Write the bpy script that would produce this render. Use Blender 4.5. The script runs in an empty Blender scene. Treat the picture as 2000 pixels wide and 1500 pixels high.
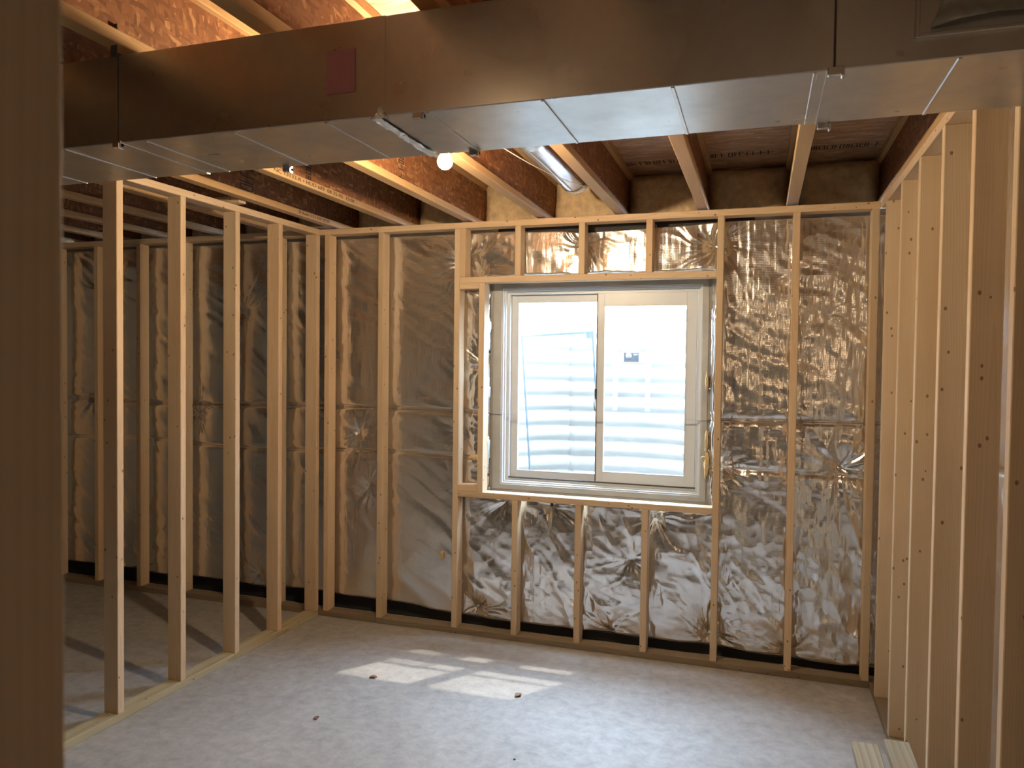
import bpy, bmesh, math, random
import numpy as np
from mathutils import Matrix, Vector

random.seed(7)
SC = bpy.context.scene
COL = SC.collection

# ------------------------------------------------------------------ camera
cam_data = bpy.data.cameras.new('camera')
cam = bpy.data.objects.new('camera', cam_data)
COL.objects.link(cam)
R_ = Vector((0.94952941, 0.31345858, 0.01173101))
U_ = Vector((-0.019675, 0.02219157, 0.99956012))
F_ = Vector((-0.31306036, 0.94934254, -0.02723884))
M = Matrix.Identity(4)
for k in range(3):
    M[k][0] = R_[k]; M[k][1] = U_[k]; M[k][2] = -F_[k]
M[0][3], M[1][3], M[2][3] = 0.2498, -4.4809, 1.7528
cam.matrix_world = M
cam_data.sensor_width = 36.0
cam_data.lens = 1470.96 / 2000 * 36
cam_data.clip_start = 0.02
cam_data.dof.use_dof = True
cam_data.dof.focus_distance = 4.2
cam_data.dof.aperture_fstop = 7.5
SC.camera = cam

# ------------------------------------------------------------------ light
SKY = 64.0
SUN = 3.2
BULB = 2200.0
FILL = 2.7
REAR = 15.0
world = bpy.data.worlds.new('sky')
SC.world = world
world.use_nodes = True
bg = world.node_tree.nodes['Background']
bg.inputs['Color'].default_value = (0.55, 0.76, 1.0, 1)
bg.inputs['Strength'].default_value = SKY

sun_data = bpy.data.lights.new('sun', 'SUN')
sun_data.energy = SUN
sun_data.angle = math.radians(0.9)
sun_data.color = (1.0, 0.93, 0.80)
sun = bpy.data.objects.new('sun', sun_data)
COL.objects.link(sun)
sun_dir = Vector((-0.72 * 0.534, -0.534, -1.0))
sun.rotation_euler = sun_dir.to_track_quat('-Z', 'Y').to_euler()

# daylight portal in the window opening (guides sky sampling only)
pd = bpy.data.lights.new('window_portal', 'AREA')
pd.shape = 'RECTANGLE'; pd.size = 1.30; pd.size_y = 1.30
pd.cycles.is_portal = True
po = bpy.data.objects.new('window_portal', pd)
COL.objects.link(po)
po.location = (-0.73, 0.385, 1.60)
po.rotation_euler = (math.radians(-90), 0, 0)

# a second bare bulb on the near side of the duct, above the frame
fd = bpy.data.lights.new('near_bulb', 'POINT')
fd.energy = FILL; fd.color = (1.0, 0.66, 0.36); fd.shadow_soft_size = 0.04
fo = bpy.data.objects.new('near_bulb', fd)
COL.objects.link(fo)
fo.location = (-0.60, -3.70, 2.47)

# added unseen fill light far behind the camera, lifts the near jamb stud
rd = bpy.data.lights.new('rear_fill', 'POINT')
rd.energy = REAR; rd.color = (1.0, 0.70, 0.42); rd.shadow_soft_size = 0.04
ro = bpy.data.objects.new('rear_fill', rd)
COL.objects.link(ro)
ro.location = (0.55, -6.9, 2.35)

SC.view_settings.view_transform = 'Standard'
SC.view_settings.look = 'None'
SC.view_settings.gamma = 1.0
SC.view_settings.use_curve_mapping = False
SC.view_settings.exposure = 0.12
try:
    SC.cycles.max_bounces = 6
    SC.cycles.diffuse_bounces = 4
    SC.cycles.glossy_bounces = 3
    SC.cycles.transparent_max_bounces = 8
    SC.cycles.sample_clamp_indirect = 6.0
    SC.cycles.caustics_reflective = True
    SC.cycles.blur_glossy = 0.6
    SC.cycles.adaptive_threshold = 0.15
    SC.cycles.adaptive_min_samples = 16
except Exception:
    pass

# ------------------------------------------------------------------ materials
def nt(name):
    m = bpy.data.materials.new(name)
    m.use_nodes = True
    t = m.node_tree
    return m, t, t.nodes['Principled BSDF']

def N(t, typ, **kw):
    n = t.nodes.new(typ)
    for k, v in kw.items():
        setattr(n, k, v)
    return n

def L(t, a, b):
    t.links.new(a, b)

def ramp(t, fac, stops):
    r = N(t, 'ShaderNodeValToRGB')
    e = r.color_ramp.elements
    while len(e) < len(stops):
        e.new(0.5)
    for k, (p, c) in enumerate(stops):
        e[k].position = p
        e[k].color = (c[0], c[1], c[2], 1)
    L(t, fac, r.inputs['Fac'])
    return r.outputs['Color']

def math_(t, op, a, b=None, clamp=False):
    n = N(t, 'ShaderNodeMath', operation=op)
    n.use_clamp = clamp
    for i, v in enumerate((a, b)):
        if v is None: continue
        if isinstance(v, (int, float)): n.inputs[i].default_value = v
        else: L(t, v, n.inputs[i])
    return n.outputs[0]

def mixc(t, fac, a, b, mode='MIX'):
    n = N(t, 'ShaderNodeMix', data_type='RGBA', blend_type=mode)
    if isinstance(fac, (int, float)): n.inputs['Factor'].default_value = fac
    else: L(t, fac, n.inputs['Factor'])
    for s, v in (('A', a), ('B', b)):
        i = [x for x in n.inputs if x.name == s and x.type == 'RGBA'][0]
        if isinstance(v, tuple): i.default_value = (*v, 1)
        else: L(t, v, i)
    return [x for x in n.outputs if x.type == 'RGBA'][0]

def noise(t, vec, scale, detail=4, rough=0.55, dist=0.0):
    n = N(t, 'ShaderNodeTexNoise')
    n.inputs['Scale'].default_value = scale
    n.inputs['Detail'].default_value = detail
    n.inputs['Roughness'].default_value = rough
    n.inputs['Distortion'].default_value = dist
    if vec is not None: L(t, vec, n.inputs['Vector'])
    return n.outputs['Fac']

def mapping(t, vec, scale=(1, 1, 1), rot=(0, 0, 0)):
    n = N(t, 'ShaderNodeMapping')
    n.inputs['Scale'].default_value = scale
    n.inputs['Rotation'].default_value = rot
    L(t, vec, n.inputs['Vector'])
    return n.outputs['Vector']

def objvec(t, vary=True):
    tc = N(t, 'ShaderNodeTexCoord')
    if not vary: return tc.outputs['Object']
    oi = N(t, 'ShaderNodeObjectInfo')
    s = math_(t, 'MULTIPLY', oi.outputs['Random'], 37.0)
    a = N(t, 'ShaderNodeVectorMath', operation='ADD')
    L(t, tc.outputs['Object'], a.inputs[0])
    L(t, s, a.inputs[1])
    return a.outputs[0]

def bump(t, bsdf, h, strength, dist=0.01):
    b = N(t, 'ShaderNodeBump')
    b.inputs['Strength'].default_value = strength
    b.inputs['Distance'].default_value = dist
    L(t, h, b.inputs['Height'])
    L(t, b.outputs['Normal'], bsdf.inputs['Normal'])

def wood(name, light, dark, ring=0.007, wob=0.02, knots=True, ringfac=0.55, wet=0.0):
    """softwood, grain along the local z axis"""
    m, t, b = nt(name)
    tc = N(t, 'ShaderNodeTexCoord').outputs['Object']
    v = objvec(t)
    oi = N(t, 'ShaderNodeObjectInfo')
    sx = N(t, 'ShaderNodeSeparateXYZ'); L(t, tc, sx.inputs[0])
    wn = noise(t, mapping(t, v, (4, 4, 0.9)), 1.0, 1)
    wn2 = math_(t, 'MULTIPLY', math_(t, 'SUBTRACT', wn, 0.5), wob * 4)
    ox = math_(t, 'ADD', sx.outputs[0], math_(t, 'ADD', math_(t, 'MULTIPLY', oi.outputs['Random'], 0.10), -0.09))
    oy = math_(t, 'ADD', sx.outputs[1], math_(t, 'SUBTRACT', 0.05, math_(t, 'MULTIPLY', oi.outputs['Random'], 0.07)))
    r = math_(t, 'SQRT', math_(t, 'ADD', math_(t, 'MULTIPLY', ox, ox), math_(t, 'MULTIPLY', oy, oy)))
    r = math_(t, 'ADD', r, wn2)
    ringv = math_(t, 'FRACT', math_(t, 'DIVIDE', r, ring))
    ringv = math_(t, 'POWER', ringv, 2.5)
    fine = noise(t, mapping(t, v, (160, 160, 3)), 1.0, 1)
    broad = noise(t, mapping(t, v, (9, 9, 0.8)), 1.0, 1)
    base = ramp(t, broad, [(0.3, dark), (0.7, light)])
    base = mixc(t, math_(t, 'MULTIPLY', ringv, ringfac), base, tuple(c * q for c, q in zip(dark, (0.80, 0.70, 0.56))))
    base = mixc(t, math_(t, 'MULTIPLY', fine, 0.30), base, tuple(c * 0.72 for c in dark))
    # board to board tint
    tint = ramp(t, oi.outputs['Random'], [(0.0, (0.90, 0.88, 0.84)), (0.5, (1.0, 1.0, 1.0)), (1.0, (1.06, 0.98, 0.90))])
    base = mixc(t, 1.0, base, tint, 'MULTIPLY')
    if knots:
        vo = N(t, 'ShaderNodeTexVoronoi', feature='F1')
        vo.inputs['Scale'].default_value = 1.0
        L(t, mapping(t, v, (20, 20, 14)), vo.inputs['Vector'])
        kn = math_(t, 'LESS_THAN', vo.outputs['Distance'], 0.10)
        sel = N(t, 'ShaderNodeSeparateColor'); L(t, vo.outputs['Color'], sel.inputs[0])
        kn = math_(t, 'MULTIPLY', kn, math_(t, 'GREATER_THAN', sel.outputs[0], 0.2))
        base = mixc(t, math_(t, 'MULTIPLY', kn, 0.75), base, (0.13, 0.055, 0.02))
    L(t, base, b.inputs['Base Color'])
    b.inputs['Roughness'].default_value = 0.62
    b.inputs['Specular IOR Level'].default_value = 0.3
    return m

def osb(name, dark, mid, light, axes):
    """strand board; axes = coordinate scales for the two flake directions"""
    m, t, b = nt(name)
    v = objvec(t)
    wob = N(t, 'ShaderNodeTexNoise'); wob.inputs['Scale'].default_value = 7; wob.inputs['Detail'].default_value = 0
    L(t, v, wob.inputs['Vector'])
    ad = N(t, 'ShaderNodeVectorMath', operation='MULTIPLY_ADD')
    L(t, wob.outputs['Color'], ad.inputs[0]); ad.inputs[1].default_value = (0.03, 0.03, 0.03); L(t, v, ad.inputs[2])
    outs = []
    for k, (sc, rot) in enumerate(axes):
        vo = N(t, 'ShaderNodeTexVoronoi', feature='F1')
        vo.inputs['Scale'].default_value = 1.0
        L(t, mapping(t, ad.outputs[0], sc, rot), vo.inputs['Vector'])
        s = N(t, 'ShaderNodeSeparateColor'); L(t, vo.outputs['Color'], s.inputs[0])
        outs.append((s.outputs[0], s.outputs[1], vo.outputs['Distance']))
    pick = math_(t, 'GREATER_THAN', outs[0][1], 0.5)
    f = math_(t, 'ADD', math_(t, 'MULTIPLY', outs[0][0], pick), math_(t, 'MULTIPLY', outs[1][0], math_(t, 'SUBTRACT', 1.0, pick)))
    fine = noise(t, mapping(t, v, (60, 60, 60)), 1.0, 1)
    f = math_(t, 'ADD', math_(t, 'MULTIPLY', f, 0.75), math_(t, 'MULTIPLY', fine, 0.25))
    col = ramp(t, f, [(0.12, dark), (0.74, mid), (0.97, light)])
    L(t, col, b.inputs['Base Color'])
    b.inputs['Roughness'].default_value = 0.6
    b.inputs['Specular IOR Level'].default_value = 0.3
    return m

def plain(name, col, rough=0.5, metal=0.0, spec=0.5, nscale=None, namt=0.1):
    m, t, b = nt(name)
    b.inputs['Roughness'].default_value = rough
    b.inputs['Metallic'].default_value = metal
    b.inputs['Specular IOR Level'].default_value = spec
    if nscale:
        f = noise(t, objvec(t), nscale, 3)
        c = ramp(t, f, [(0.25, tuple(x * (1 - namt) for x in col)), (0.75, tuple(min(1, x * (1 + namt)) for x in col))])
        L(t, c, b.inputs['Base Color'])
    else:
        b.inputs['Base Color'].default_value = (*col, 1)
    return m

MAT = {}
MAT['pine'] = wood('pine_lumber', (0.68, 0.54, 0.38), (0.58, 0.43, 0.28), ring=0.008, ringfac=0.35)
MAT['treated'] = wood('treated_lumber', (0.52, 0.49, 0.36), (0.40, 0.36, 0.24), ring=0.022, wob=0.03, ringfac=0.75)
MAT['treated_board'] = wood('striped_treated_board', (0.44, 0.41, 0.31), (0.31, 0.27, 0.19), ring=0.028, wob=0.02, ringfac=0.85, knots=False)
MAT['treated_dark'] = wood('weathered_treated_lumber', (0.30, 0.25, 0.18), (0.22, 0.17, 0.12), ring=0.010, wob=0.03)
MAT['flange'] = wood('joist_flange_lumber', (0.60, 0.40, 0.20), (0.48, 0.29, 0.13), ring=0.006, wob=0.035, knots=False, ringfac=0.5)
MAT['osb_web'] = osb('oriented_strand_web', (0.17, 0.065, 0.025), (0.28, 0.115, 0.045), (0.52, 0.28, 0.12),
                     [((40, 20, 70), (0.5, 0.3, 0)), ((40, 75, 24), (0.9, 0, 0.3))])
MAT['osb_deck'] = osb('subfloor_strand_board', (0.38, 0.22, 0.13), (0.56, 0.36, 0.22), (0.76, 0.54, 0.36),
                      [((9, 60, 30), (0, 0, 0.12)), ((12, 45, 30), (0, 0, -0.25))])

# concrete floor
m, t, b = nt('concrete_slab')
v = objvec(t, False)
n1 = noise(t, v, 1.3, 3, 0.6, 0.6)
n2 = noise(t, mapping(t, v, (15, 15, 15)), 1.0, 5, 0.72, 0.25)
n3 = noise(t, v, 55, 4, 0.6)
c1 = ramp(t, n1, [(0.3, (0.34, 0.325, 0.31)), (0.7, (0.42, 0.405, 0.39))])
c2 = ramp(t, n2, [(0.30, (0.78, 0.77, 0.76)), (0.70, (1.12, 1.12, 1.12))])
c = mixc(t, 1.0, c1, c2, 'MULTIPLY')
c = mixc(t, math_(t, 'MULTIPLY', math_(t, 'GREATER_THAN', n3, 0.69), 0.5), c, (0.22, 0.20, 0.18))
L(t, c, b.inputs['Base Color'])
L(t, ramp(t, n2, [(0.3, (0.62, 0.62, 0.62)), (0.7, (0.45, 0.45, 0.45))]), b.inputs['Roughness'])
MAT['slab'] = m
MAT['concrete'] = plain('foundation_concrete', (0.36, 0.35, 0.33), 0.85, nscale=6, namt=0.18)
MAT['concrete_dark'] = plain('dark_foundation_concrete', (0.10, 0.10, 0.10), 0.9, nscale=5, namt=0.3)

# foil facing
m, t, b = nt('foil_facing')
v = objvec(t, False)
cr = noise(t, mapping(t, v, (38, 38, 16)), 1.0, 3, 0.62, 0.0)
wv = N(t, 'ShaderNodeTexWave', wave_type='BANDS', bands_direction='Z')
wv.inputs['Scale'].default_value = 32; wv.inputs['Distortion'].default_value = 0
L(t, v, wv.inputs['Vector'])
wx = N(t, 'ShaderNodeTexWave', wave_type='BANDS', bands_direction='X')
wx.inputs['Scale'].default_value = 32; wx.inputs['Distortion'].default_value = 0
L(t, v, wx.inputs['Vector'])
scrim = math_(t, 'MULTIPLY', math_(t, 'ADD', wv.outputs['Fac'], wx.outputs['Fac']), 0.10)
h = math_(t, 'ADD', math_(t, 'MULTIPLY', cr, 1.0), scrim)
b.inputs['Metallic'].default_value = 0.95
b.inputs['Base Color'].default_value = (0.86, 0.83, 0.80, 1)
b.inputs['Roughness'].default_value = 0.20
st_ = noise(t, mapping(t, v, (85, 85, 9)), 1.0, 2)
h = math_(t, 'ADD', h, math_(t, 'MULTIPLY', st_, 0.8))
bump(t, b, h, 0.22, 0.004)
MAT['foil'] = m

# galvanised sheet
m, t, b = nt('galvanised_sheet')
v = objvec(t, False)
n2 = noise(t, v, 9, 3, 0.65, 0.0)
L(t, ramp(t, n2, [(0.3, (0.64, 0.64, 0.64)), (0.75, (0.76, 0.76, 0.75))]), b.inputs['Base Color'])
b.inputs['Metallic'].default_value = 1.0
L(t, ramp(t, n2, [(0.3, (0.36, 0.36, 0.36)), (0.7, (0.27, 0.27, 0.27))]), b.inputs['Roughness'])
bump(t, b, noise(t, v, 3.0, 1), 0.10, 0.02)
MAT['galv'] = m
MAT['galv_bright'] = plain('bright_sheet_cleat', (0.78, 0.78, 0.78), 0.25, 1.0)
m, t, b = nt('foil_tape')
b.inputs['Base Color'].default_value = (0.90, 0.90, 0.88, 1); b.inputs['Metallic'].default_value = 1; b.inputs['Roughness'].default_value = 0.22
bump(t, b, noise(t, objvec(t, False), 45, 5, 0.7, 1.0), 0.8, 0.006)
MAT['tape'] = m
MAT['pink'] = plain('pink_paper', (0.34, 0.15, 0.17), 0.8, nscale=40, namt=0.06)
MAT['well'] = plain('galvanised_well_steel', (0.43, 0.425, 0.405), 0.5, 0.0, nscale=5, namt=0.12)
MAT['vinyl'] = plain('white_vinyl', (0.68, 0.73, 0.78), 0.35)
MAT['buck'] = plain('painted_window_buck', (0.42, 0.425, 0.42), 0.6, nscale=8, namt=0.12)
MAT['gasket'] = plain('dark_gasket', (0.06, 0.06, 0.065), 0.6)
MAT['alu'] = plain('screen_frame_aluminium', (0.20, 0.27, 0.33), 0.4, 0.0)
MAT['white'] = plain('white_plastic', (0.80, 0.80, 0.78), 0.4)
MAT['black'] = plain('black_plastic', (0.03, 0.03, 0.03), 0.5)
MAT['ink'] = plain('stamp_ink', (0.035, 0.025, 0.02), 0.8)
MAT['strip_black'] = plain('matt_black', (0.022, 0.022, 0.024), 0.7)  # flat black for the thin strips behind the foil edges
MAT['batt'] = plain('fiberglass_batt', (0.58, 0.44, 0.27), 0.95, spec=0.05, nscale=22, namt=0.25)
MAT['fluff'] = plain('torn_fiberglass', (0.66, 0.50, 0.28), 0.95, spec=0.05, nscale=40, namt=0.25)
MAT['leaf'] = plain('dry_leaf', (0.17, 0.09, 0.05), 0.7, nscale=60, namt=0.3)
MAT['dirt'] = plain('dirt_crumb', (0.07, 0.05, 0.035), 0.9)
MAT['gravel'] = plain('well_gravel', (0.42, 0.40, 0.36), 0.9, nscale=30, namt=0.4)
MAT['earth'] = plain('yard_soil', (0.30, 0.25, 0.17), 0.95, nscale=4, namt=0.3)
MAT['porcelain'] = plain('socket_rubber', (0.05, 0.05, 0.05), 0.5)
MAT['brass'] = plain('brass_screw_base', (0.75, 0.60, 0.30), 0.3, 1.0)
MAT['steelblue'] = plain('label_blue_grey', (0.012, 0.018, 0.028), 0.5)
MAT['labelyellow'] = plain('label_yellow', (0.10, 0.08, 0.01), 0.5)
MAT['labelwhite'] = plain('label_white', (0.12, 0.12, 0.12), 0.5)

def film(name, tr, col, glossy_rough):
    m = bpy.data.materials.new(name); m.use_nodes = True
    t = m.node_tree; t.nodes.clear()
    o = N(t, 'ShaderNodeOutputMaterial')
    mx = N(t, 'ShaderNodeMixShader'); mx.inputs[0].default_value = tr
    g = N(t, 'ShaderNodeBsdfPrincipled')
    g.inputs['Base Color'].default_value = (*col, 1); g.inputs['Roughness'].default_value = glossy_rough
    tb = N(t, 'ShaderNodeBsdfTransparent')
    L(t, g.outputs[0], mx.inputs[1]); L(t, tb.outputs[0], mx.inputs[2]); L(t, mx.outputs[0], o.inputs[0])
    return m
MAT['glass'] = film('window_glass', 0.95, (0.85, 0.9, 0.9), 0.03)
MAT['mesh'] = film('insect_screen_mesh', 0.78, (0.25, 0.27, 0.28), 0.6)
MAT['film'] = film('clear_poly_film', 0.35, (0.42, 0.42, 0.38), 0.25)
m = bpy.data.materials.new('lit_bulb_glass'); m.use_nodes = True
t = m.node_tree; bb = t.nodes['Principled BSDF']
bb.inputs['Base Color'].default_value = (1, 0.95, 0.85, 1)
bb.inputs['Emission Color'].default_value = (1.0, 0.76, 0.48, 1)
bb.inputs['Emission Strength'].default_value = BULB
MAT['bulb'] = m

# ------------------------------------------------------------------ mesh helpers
def link(name, mesh, mat=None, parent=None, loc=(0, 0, 0), rot=(0, 0, 0)):
    o = bpy.data.objects.new(name, mesh)
    COL.objects.link(o)
    o.location = loc
    o.rotation_euler = rot
    if mat is not None and mesh is not None and len(mesh.materials) == 0:
        mesh.materials.append(MAT[mat])
    if parent is not None: o.parent = parent
    return o

def empty(name, loc=(0, 0, 0), rot=(0, 0, 0), parent=None):
    o = bpy.data.objects.new(name, None)
    COL.objects.link(o)
    o.location = loc; o.rotation_euler = rot; o.empty_display_size = 0.1
    if parent is not None: o.parent = parent
    return o

def tag(o, label=None, cat=None, group=None, kind=None):
    if label: o['label'] = label
    if cat: o['category'] = cat
    if group: o['group'] = group
    if kind: o['kind'] = kind
    return o

def struct(o, label=None):
    return tag(o, label, kind='structure')

def bm_box(bm, x0, x1, y0, y1, z0, z1):
    vs = [bm.verts.new((x, y, z)) for x in (x0, x1) for y in (y0, y1) for z in (z0, z1)]
    for f in ((0, 1, 3, 2), (4, 6, 7, 5), (0, 4, 5, 1), (2, 3, 7, 6), (0, 2, 6, 4), (1, 5, 7, 3)):
        bm.faces.new([vs[i] for i in f])

def mesh_from(bm, name, smooth=False, bev=0.0):
    if bev > 0:
        bmesh.ops.bevel(bm, geom=list(bm.edges), offset=bev, segments=1, affect='EDGES', profile=0.5)
    bmesh.ops.recalc_face_normals(bm, faces=list(bm.faces))
    me = bpy.data.meshes.new(name)
    bm.to_mesh(me); bm.free()
    if smooth:
        me.polygons.foreach_set('use_smooth', [True] * len(me.polygons))
    return me

def boxes(name, bxs, mat, parent=None, bev=0.0, loc=(0, 0, 0), rot=(0, 0, 0)):
    bm = bmesh.new()
    for bx in bxs: bm_box(bm, *bx)
    return link(name, mesh_from(bm, name, bev=bev), mat, parent, loc, rot)

_cache = {}
def board_mesh(a, c, length, mat):
    """board with its grain along local z from 0 to length; section a (x) by c (y), centred"""
    key = (round(a, 4), round(c, 4), round(length, 4), mat)
    if key not in _cache:
        bm = bmesh.new()
        bm_box(bm, -a / 2, a / 2, -c / 2, c / 2, 0, length)
        me = mesh_from(bm, 'board', bev=0.0025)
        me.materials.append(MAT[mat])
        _cache[key] = me
    return _cache[key]

def board(name, p0, axis, a, c, length, mat='pine', parent=None):
    """p0 = centre of the starting end; axis 'x','y','z' = run direction.
    a = size across first remaining axis, c = across the second (x,y,z order)."""
    me = board_mesh(a, c, length, mat)
    if axis == 'z': rot = (0, 0, 0)                         # local x->x, y->y
    elif axis == 'x': rot = (math.pi / 2, 0, math.pi / 2)   # local z->x, x->y, y->z
    else: rot = (-math.pi / 2, 0, 0)                         # local z->y, x->x, y->-z
    return link(name, me, None, parent, p0, rot)

def tube(name, pts, r, mat, parent=None, seg=8, closed=False):
    bm = bmesh.new()
    pts = [Vector(p) for p in pts]
    rings = []
    for i, p in enumerate(pts):
        d = (pts[min(i + 1, len(pts) - 1)] - pts[max(i - 1, 0)]).normalized()
        up = Vector((0, 0, 1)) if abs(d.z) < 0.9 else Vector((1, 0, 0))
        s = d.cross(up).normalized(); q = s.cross(d)
        rings.append([bm.verts.new(p + s * r * math.cos(2 * math.pi * k / seg) + q * r * math.sin(2 * math.pi * k / seg)) for k in range(seg)])
    for i in range(len(rings) - 1):
        for k in range(seg):
            bm.faces.new((rings[i][k], rings[i][(k + 1) % seg], rings[i + 1][(k + 1) % seg], rings[i + 1][k]))
    if not closed:
        bm.faces.new(rings[0]); bm.faces.new(rings[-1])
    return link(name, mesh_from(bm, name, smooth=True), mat, parent)

def lathe(name, prof, mat, parent=None, seg=24, loc=(0, 0, 0), rot=(0, 0, 0)):
    bm = bmesh.new()
    rings = []
    for r, z in prof:
        if r < 1e-6: rings.append([bm.verts.new((0, 0, z))])
        else: rings.append([bm.verts.new((r * math.cos(2 * math.pi * k / seg), r * math.sin(2 * math.pi * k / seg), z)) for k in range(seg)])
    for a, c in zip(rings, rings[1:]):
        for k in range(seg):
            k2 = (k + 1) % seg
            if len(a) == 1 and len(c) == 1: continue
            if len(a) == 1: bm.faces.new((a[0], c[k2], c[k]))
            elif len(c) == 1: bm.faces.new((a[k], a[k2], c[0]))
            else: bm.faces.new((a[k], a[k2], c[k2], c[k]))
    return link(name, mesh_from(bm, name, smooth=True), mat, parent, loc, rot)

def ring_boxes(x0, x1, z0, z1, w, y0, y1):
    """picture-frame of four boxes in an xz plane; w = (left, right, bottom, top) widths"""
    l, r, bo, to = w if isinstance(w, tuple) else (w,) * 4
    return [(x0, x0 + l, y0, y1, z0, z1), (x1 - r, x1, y0, y1, z0, z1),
            (x0 + l, x1 - r, y0, y1, z0, z0 + bo), (x0 + l, x1 - r, y0, y1, z1 - to, z1)]

# ------------------------------------------------------------------ structure
H = 2.648            # top of the wall plates
T = 0.038; D = 0.089
ZJ = 2.660           # underside of the joists
ZD = 2.965           # underside of the subfloor
X0, X1, Y0, Y1 = -6.2, 1.05, -7.8, 0.40

floor = struct(boxes('floor', [(X0 - 0.2, X1 + 0.2, Y0 - 0.2, Y1, -0.12, 0.0)], 'slab'), 'smooth troweled grey concrete basement slab')
ceiling = struct(boxes('ceiling', [(X0 - 0.2, X1 + 0.2, Y0 - 0.2, Y1, ZD, ZD + 0.02)], 'osb_deck'), 'strand board subfloor carried on wooden I-joists')

# window opening
WX0, WX1, WZ0, WZ1 = -1.425, -0.050, 0.925, 2.285
wall_back = struct(boxes('wall_back', [(X0, WX0, 0.20, Y1, 0, 2.645), (WX1, X1 + 0.2, 0.20, Y1, 0, 2.645),
                                       (WX0, WX1, 0.20, Y1, 0, WZ0), (WX0, WX1, 0.20, Y1, WZ1, 2.645)], 'concrete'),
                   'foundation wall with pine stud framing around the window')
wall_right = struct(boxes('wall_right', [(X1, X1 + 0.2, Y0, 0.2, 0, ZD)], 'concrete'), 'foundation wall with pine studs seen edge-on at the side of the room')
struct(boxes('wall_west', [(X0 - 0.2, X0, Y0, Y1, 0, ZD)], 'concrete'))
struct(boxes('wall_south', [(X0 - 0.2, X1 + 0.2, Y0 - 0.2, Y0, 0, ZD)], 'concrete'))

# --- back wall framing
boxes('foot_strip', [(X0 + 0.01, 1.04, 0.1984, 0.1996, 0.0, 0.16)], 'strip_black', wall_back)  # thin black strip on the wall across the gap below the foil
boxes('head_strip', [(-1.40, 0.20, 0.1984, 0.1996, 2.50, 2.64)], 'strip_black', wall_back)  # same black on the wall across the gap above the header foil
S = 0.4064
STUD_L = H - 2 * T
def back_stud(x_left, z0=T, z1=H - T, name='stud'):
    return board(name, (x_left + T / 2, D / 2, z0), 'z', T, D, z1 - z0, 'pine', wall_back)
for x in (S, 2 * S - 0.007, 0.0, -4 * S, -2.1718, -2.5796):
    back_stud(x)
for k in range(-2, 4):
    back_stud(-4.197 + S * k)
HB, HT = 2.262, 2.300            # header
SB, ST = 0.892, 0.930            # rough sill
for k in (-3, -2, -1):
    back_stud(k * S, HT, H - T, 'cripple_stud')
    back_stud(k * S, T, SB, 'cripple_stud')
back_stud(-4 * S + T, HT, H - T, 'cripple_stud')
board('header', (-4 * S + T, D / 2, (HB + HT) / 2), 'x', D, T, 4 * S - T, 'pine', wall_back)
board('rough_sill', (-4 * S + T, D / 2, (SB + ST) / 2), 'x', D, T, 4 * S - T, 'pine', wall_back)
TRX = -1.456
board('trimmer_stud', (TRX + T / 2, D / 2, ST), 'z', T, D, HB - ST, 'pine', wall_back)
board('blocking', (-4 * S + T, D / 2, HB - T / 2), 'x', D, T, TRX + 4 * S - T, 'pine', wall_back)
board('blocking', (-4 * S + T, D / 2, ST + T / 2), 'x', D, T, TRX + 4 * S - T, 'pine', wall_back)
board('top_plate', (-2.166, D / 2, H - T / 2), 'x', D, T, 0.846 + 2.166, 'pine', wall_back)
board('top_plate', (-5.6, D / 2, H - T / 2), 'x', D, T, 5.6 - 2.169, 'pine', wall_back)
board('bottom_plate', (-2.169, D / 2, T / 2), 'x', D, T, 0.846 + 2.169, 'treated_dark', wall_back)
board('bottom_plate', (-5.6, D / 2, T / 2), 'x', D, T, 5.6 - 2.172, 'treated_dark', wall_back)
board('backer_block', (-2.86, 0.03, H + T / 2 - 0.012 + 0.0125), 'x', D, T * 0.3, 0.32, 'pine', wall_back)

# --- right wall framing
XR = 0.848
for yf in (-0.199, -0.640, -1.052, -1.470, -1.880, -2.295, -2.80, -3.21, -3.62):
    top = H - T if not (-2.78 < yf < -2.35) else 2.36
    board('stud', (XR + D / 2, yf + T / 2, T), 'z', D, T, top - T, 'pine', wall_right)
board('top_plate', (XR + D / 2, -2.36, H - T / 2), 'y', D, T, 2.36, 'pine', wall_right)
board('bottom_plate', (XR + D / 2, -3.9, T / 2), 'y', D, T, 3.9, 'treated_dark', wall_right)

# --- left partition (slightly out of square)
wall_left = struct(empty('wall_left', (-2.615, 0, 0), (0, 0, math.radians(-1.5))), 'open partition of bare pine studs on a greenish treated bottom plate')
for s in (0.038, 0.445, 0.841, 1.263, 1.666, 2.046):
    board('stud', (-D / 2, -s + T / 2, T), 'z', D, T, STUD_L, 'pine', wall_left)
board('top_plate', (-D / 2, -2.30, H - T / 2), 'y', D, T, 2.298, 'pine', wall_left)
board('bottom_plate', (-D / 2, -2.60, T / 2), 'y', D, T, 2.598, 'treated', wall_left)

# --- nearest framing: a doorway jamb stud right beside the camera
wall_front = struct(empty('wall_front', (-0.10, -4.22, 0)), 'out of focus pine jamb stud very close to the camera')
board('stud', (-T / 2, 0, T), 'z', T, D, STUD_L, 'pine', wall_front)
board('stud', (-T * 1.5 - 0.001, 0, T), 'z', T, D, STUD_L, 'pine', wall_front)
board('top_plate', (-1.8, 0, H - T / 2), 'x', D, T, 1.8, 'pine', wall_front)
board('bottom_plate', (-1.8, 0, T / 2), 'x', D, T, 1.8, 'treated', wall_front)

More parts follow.
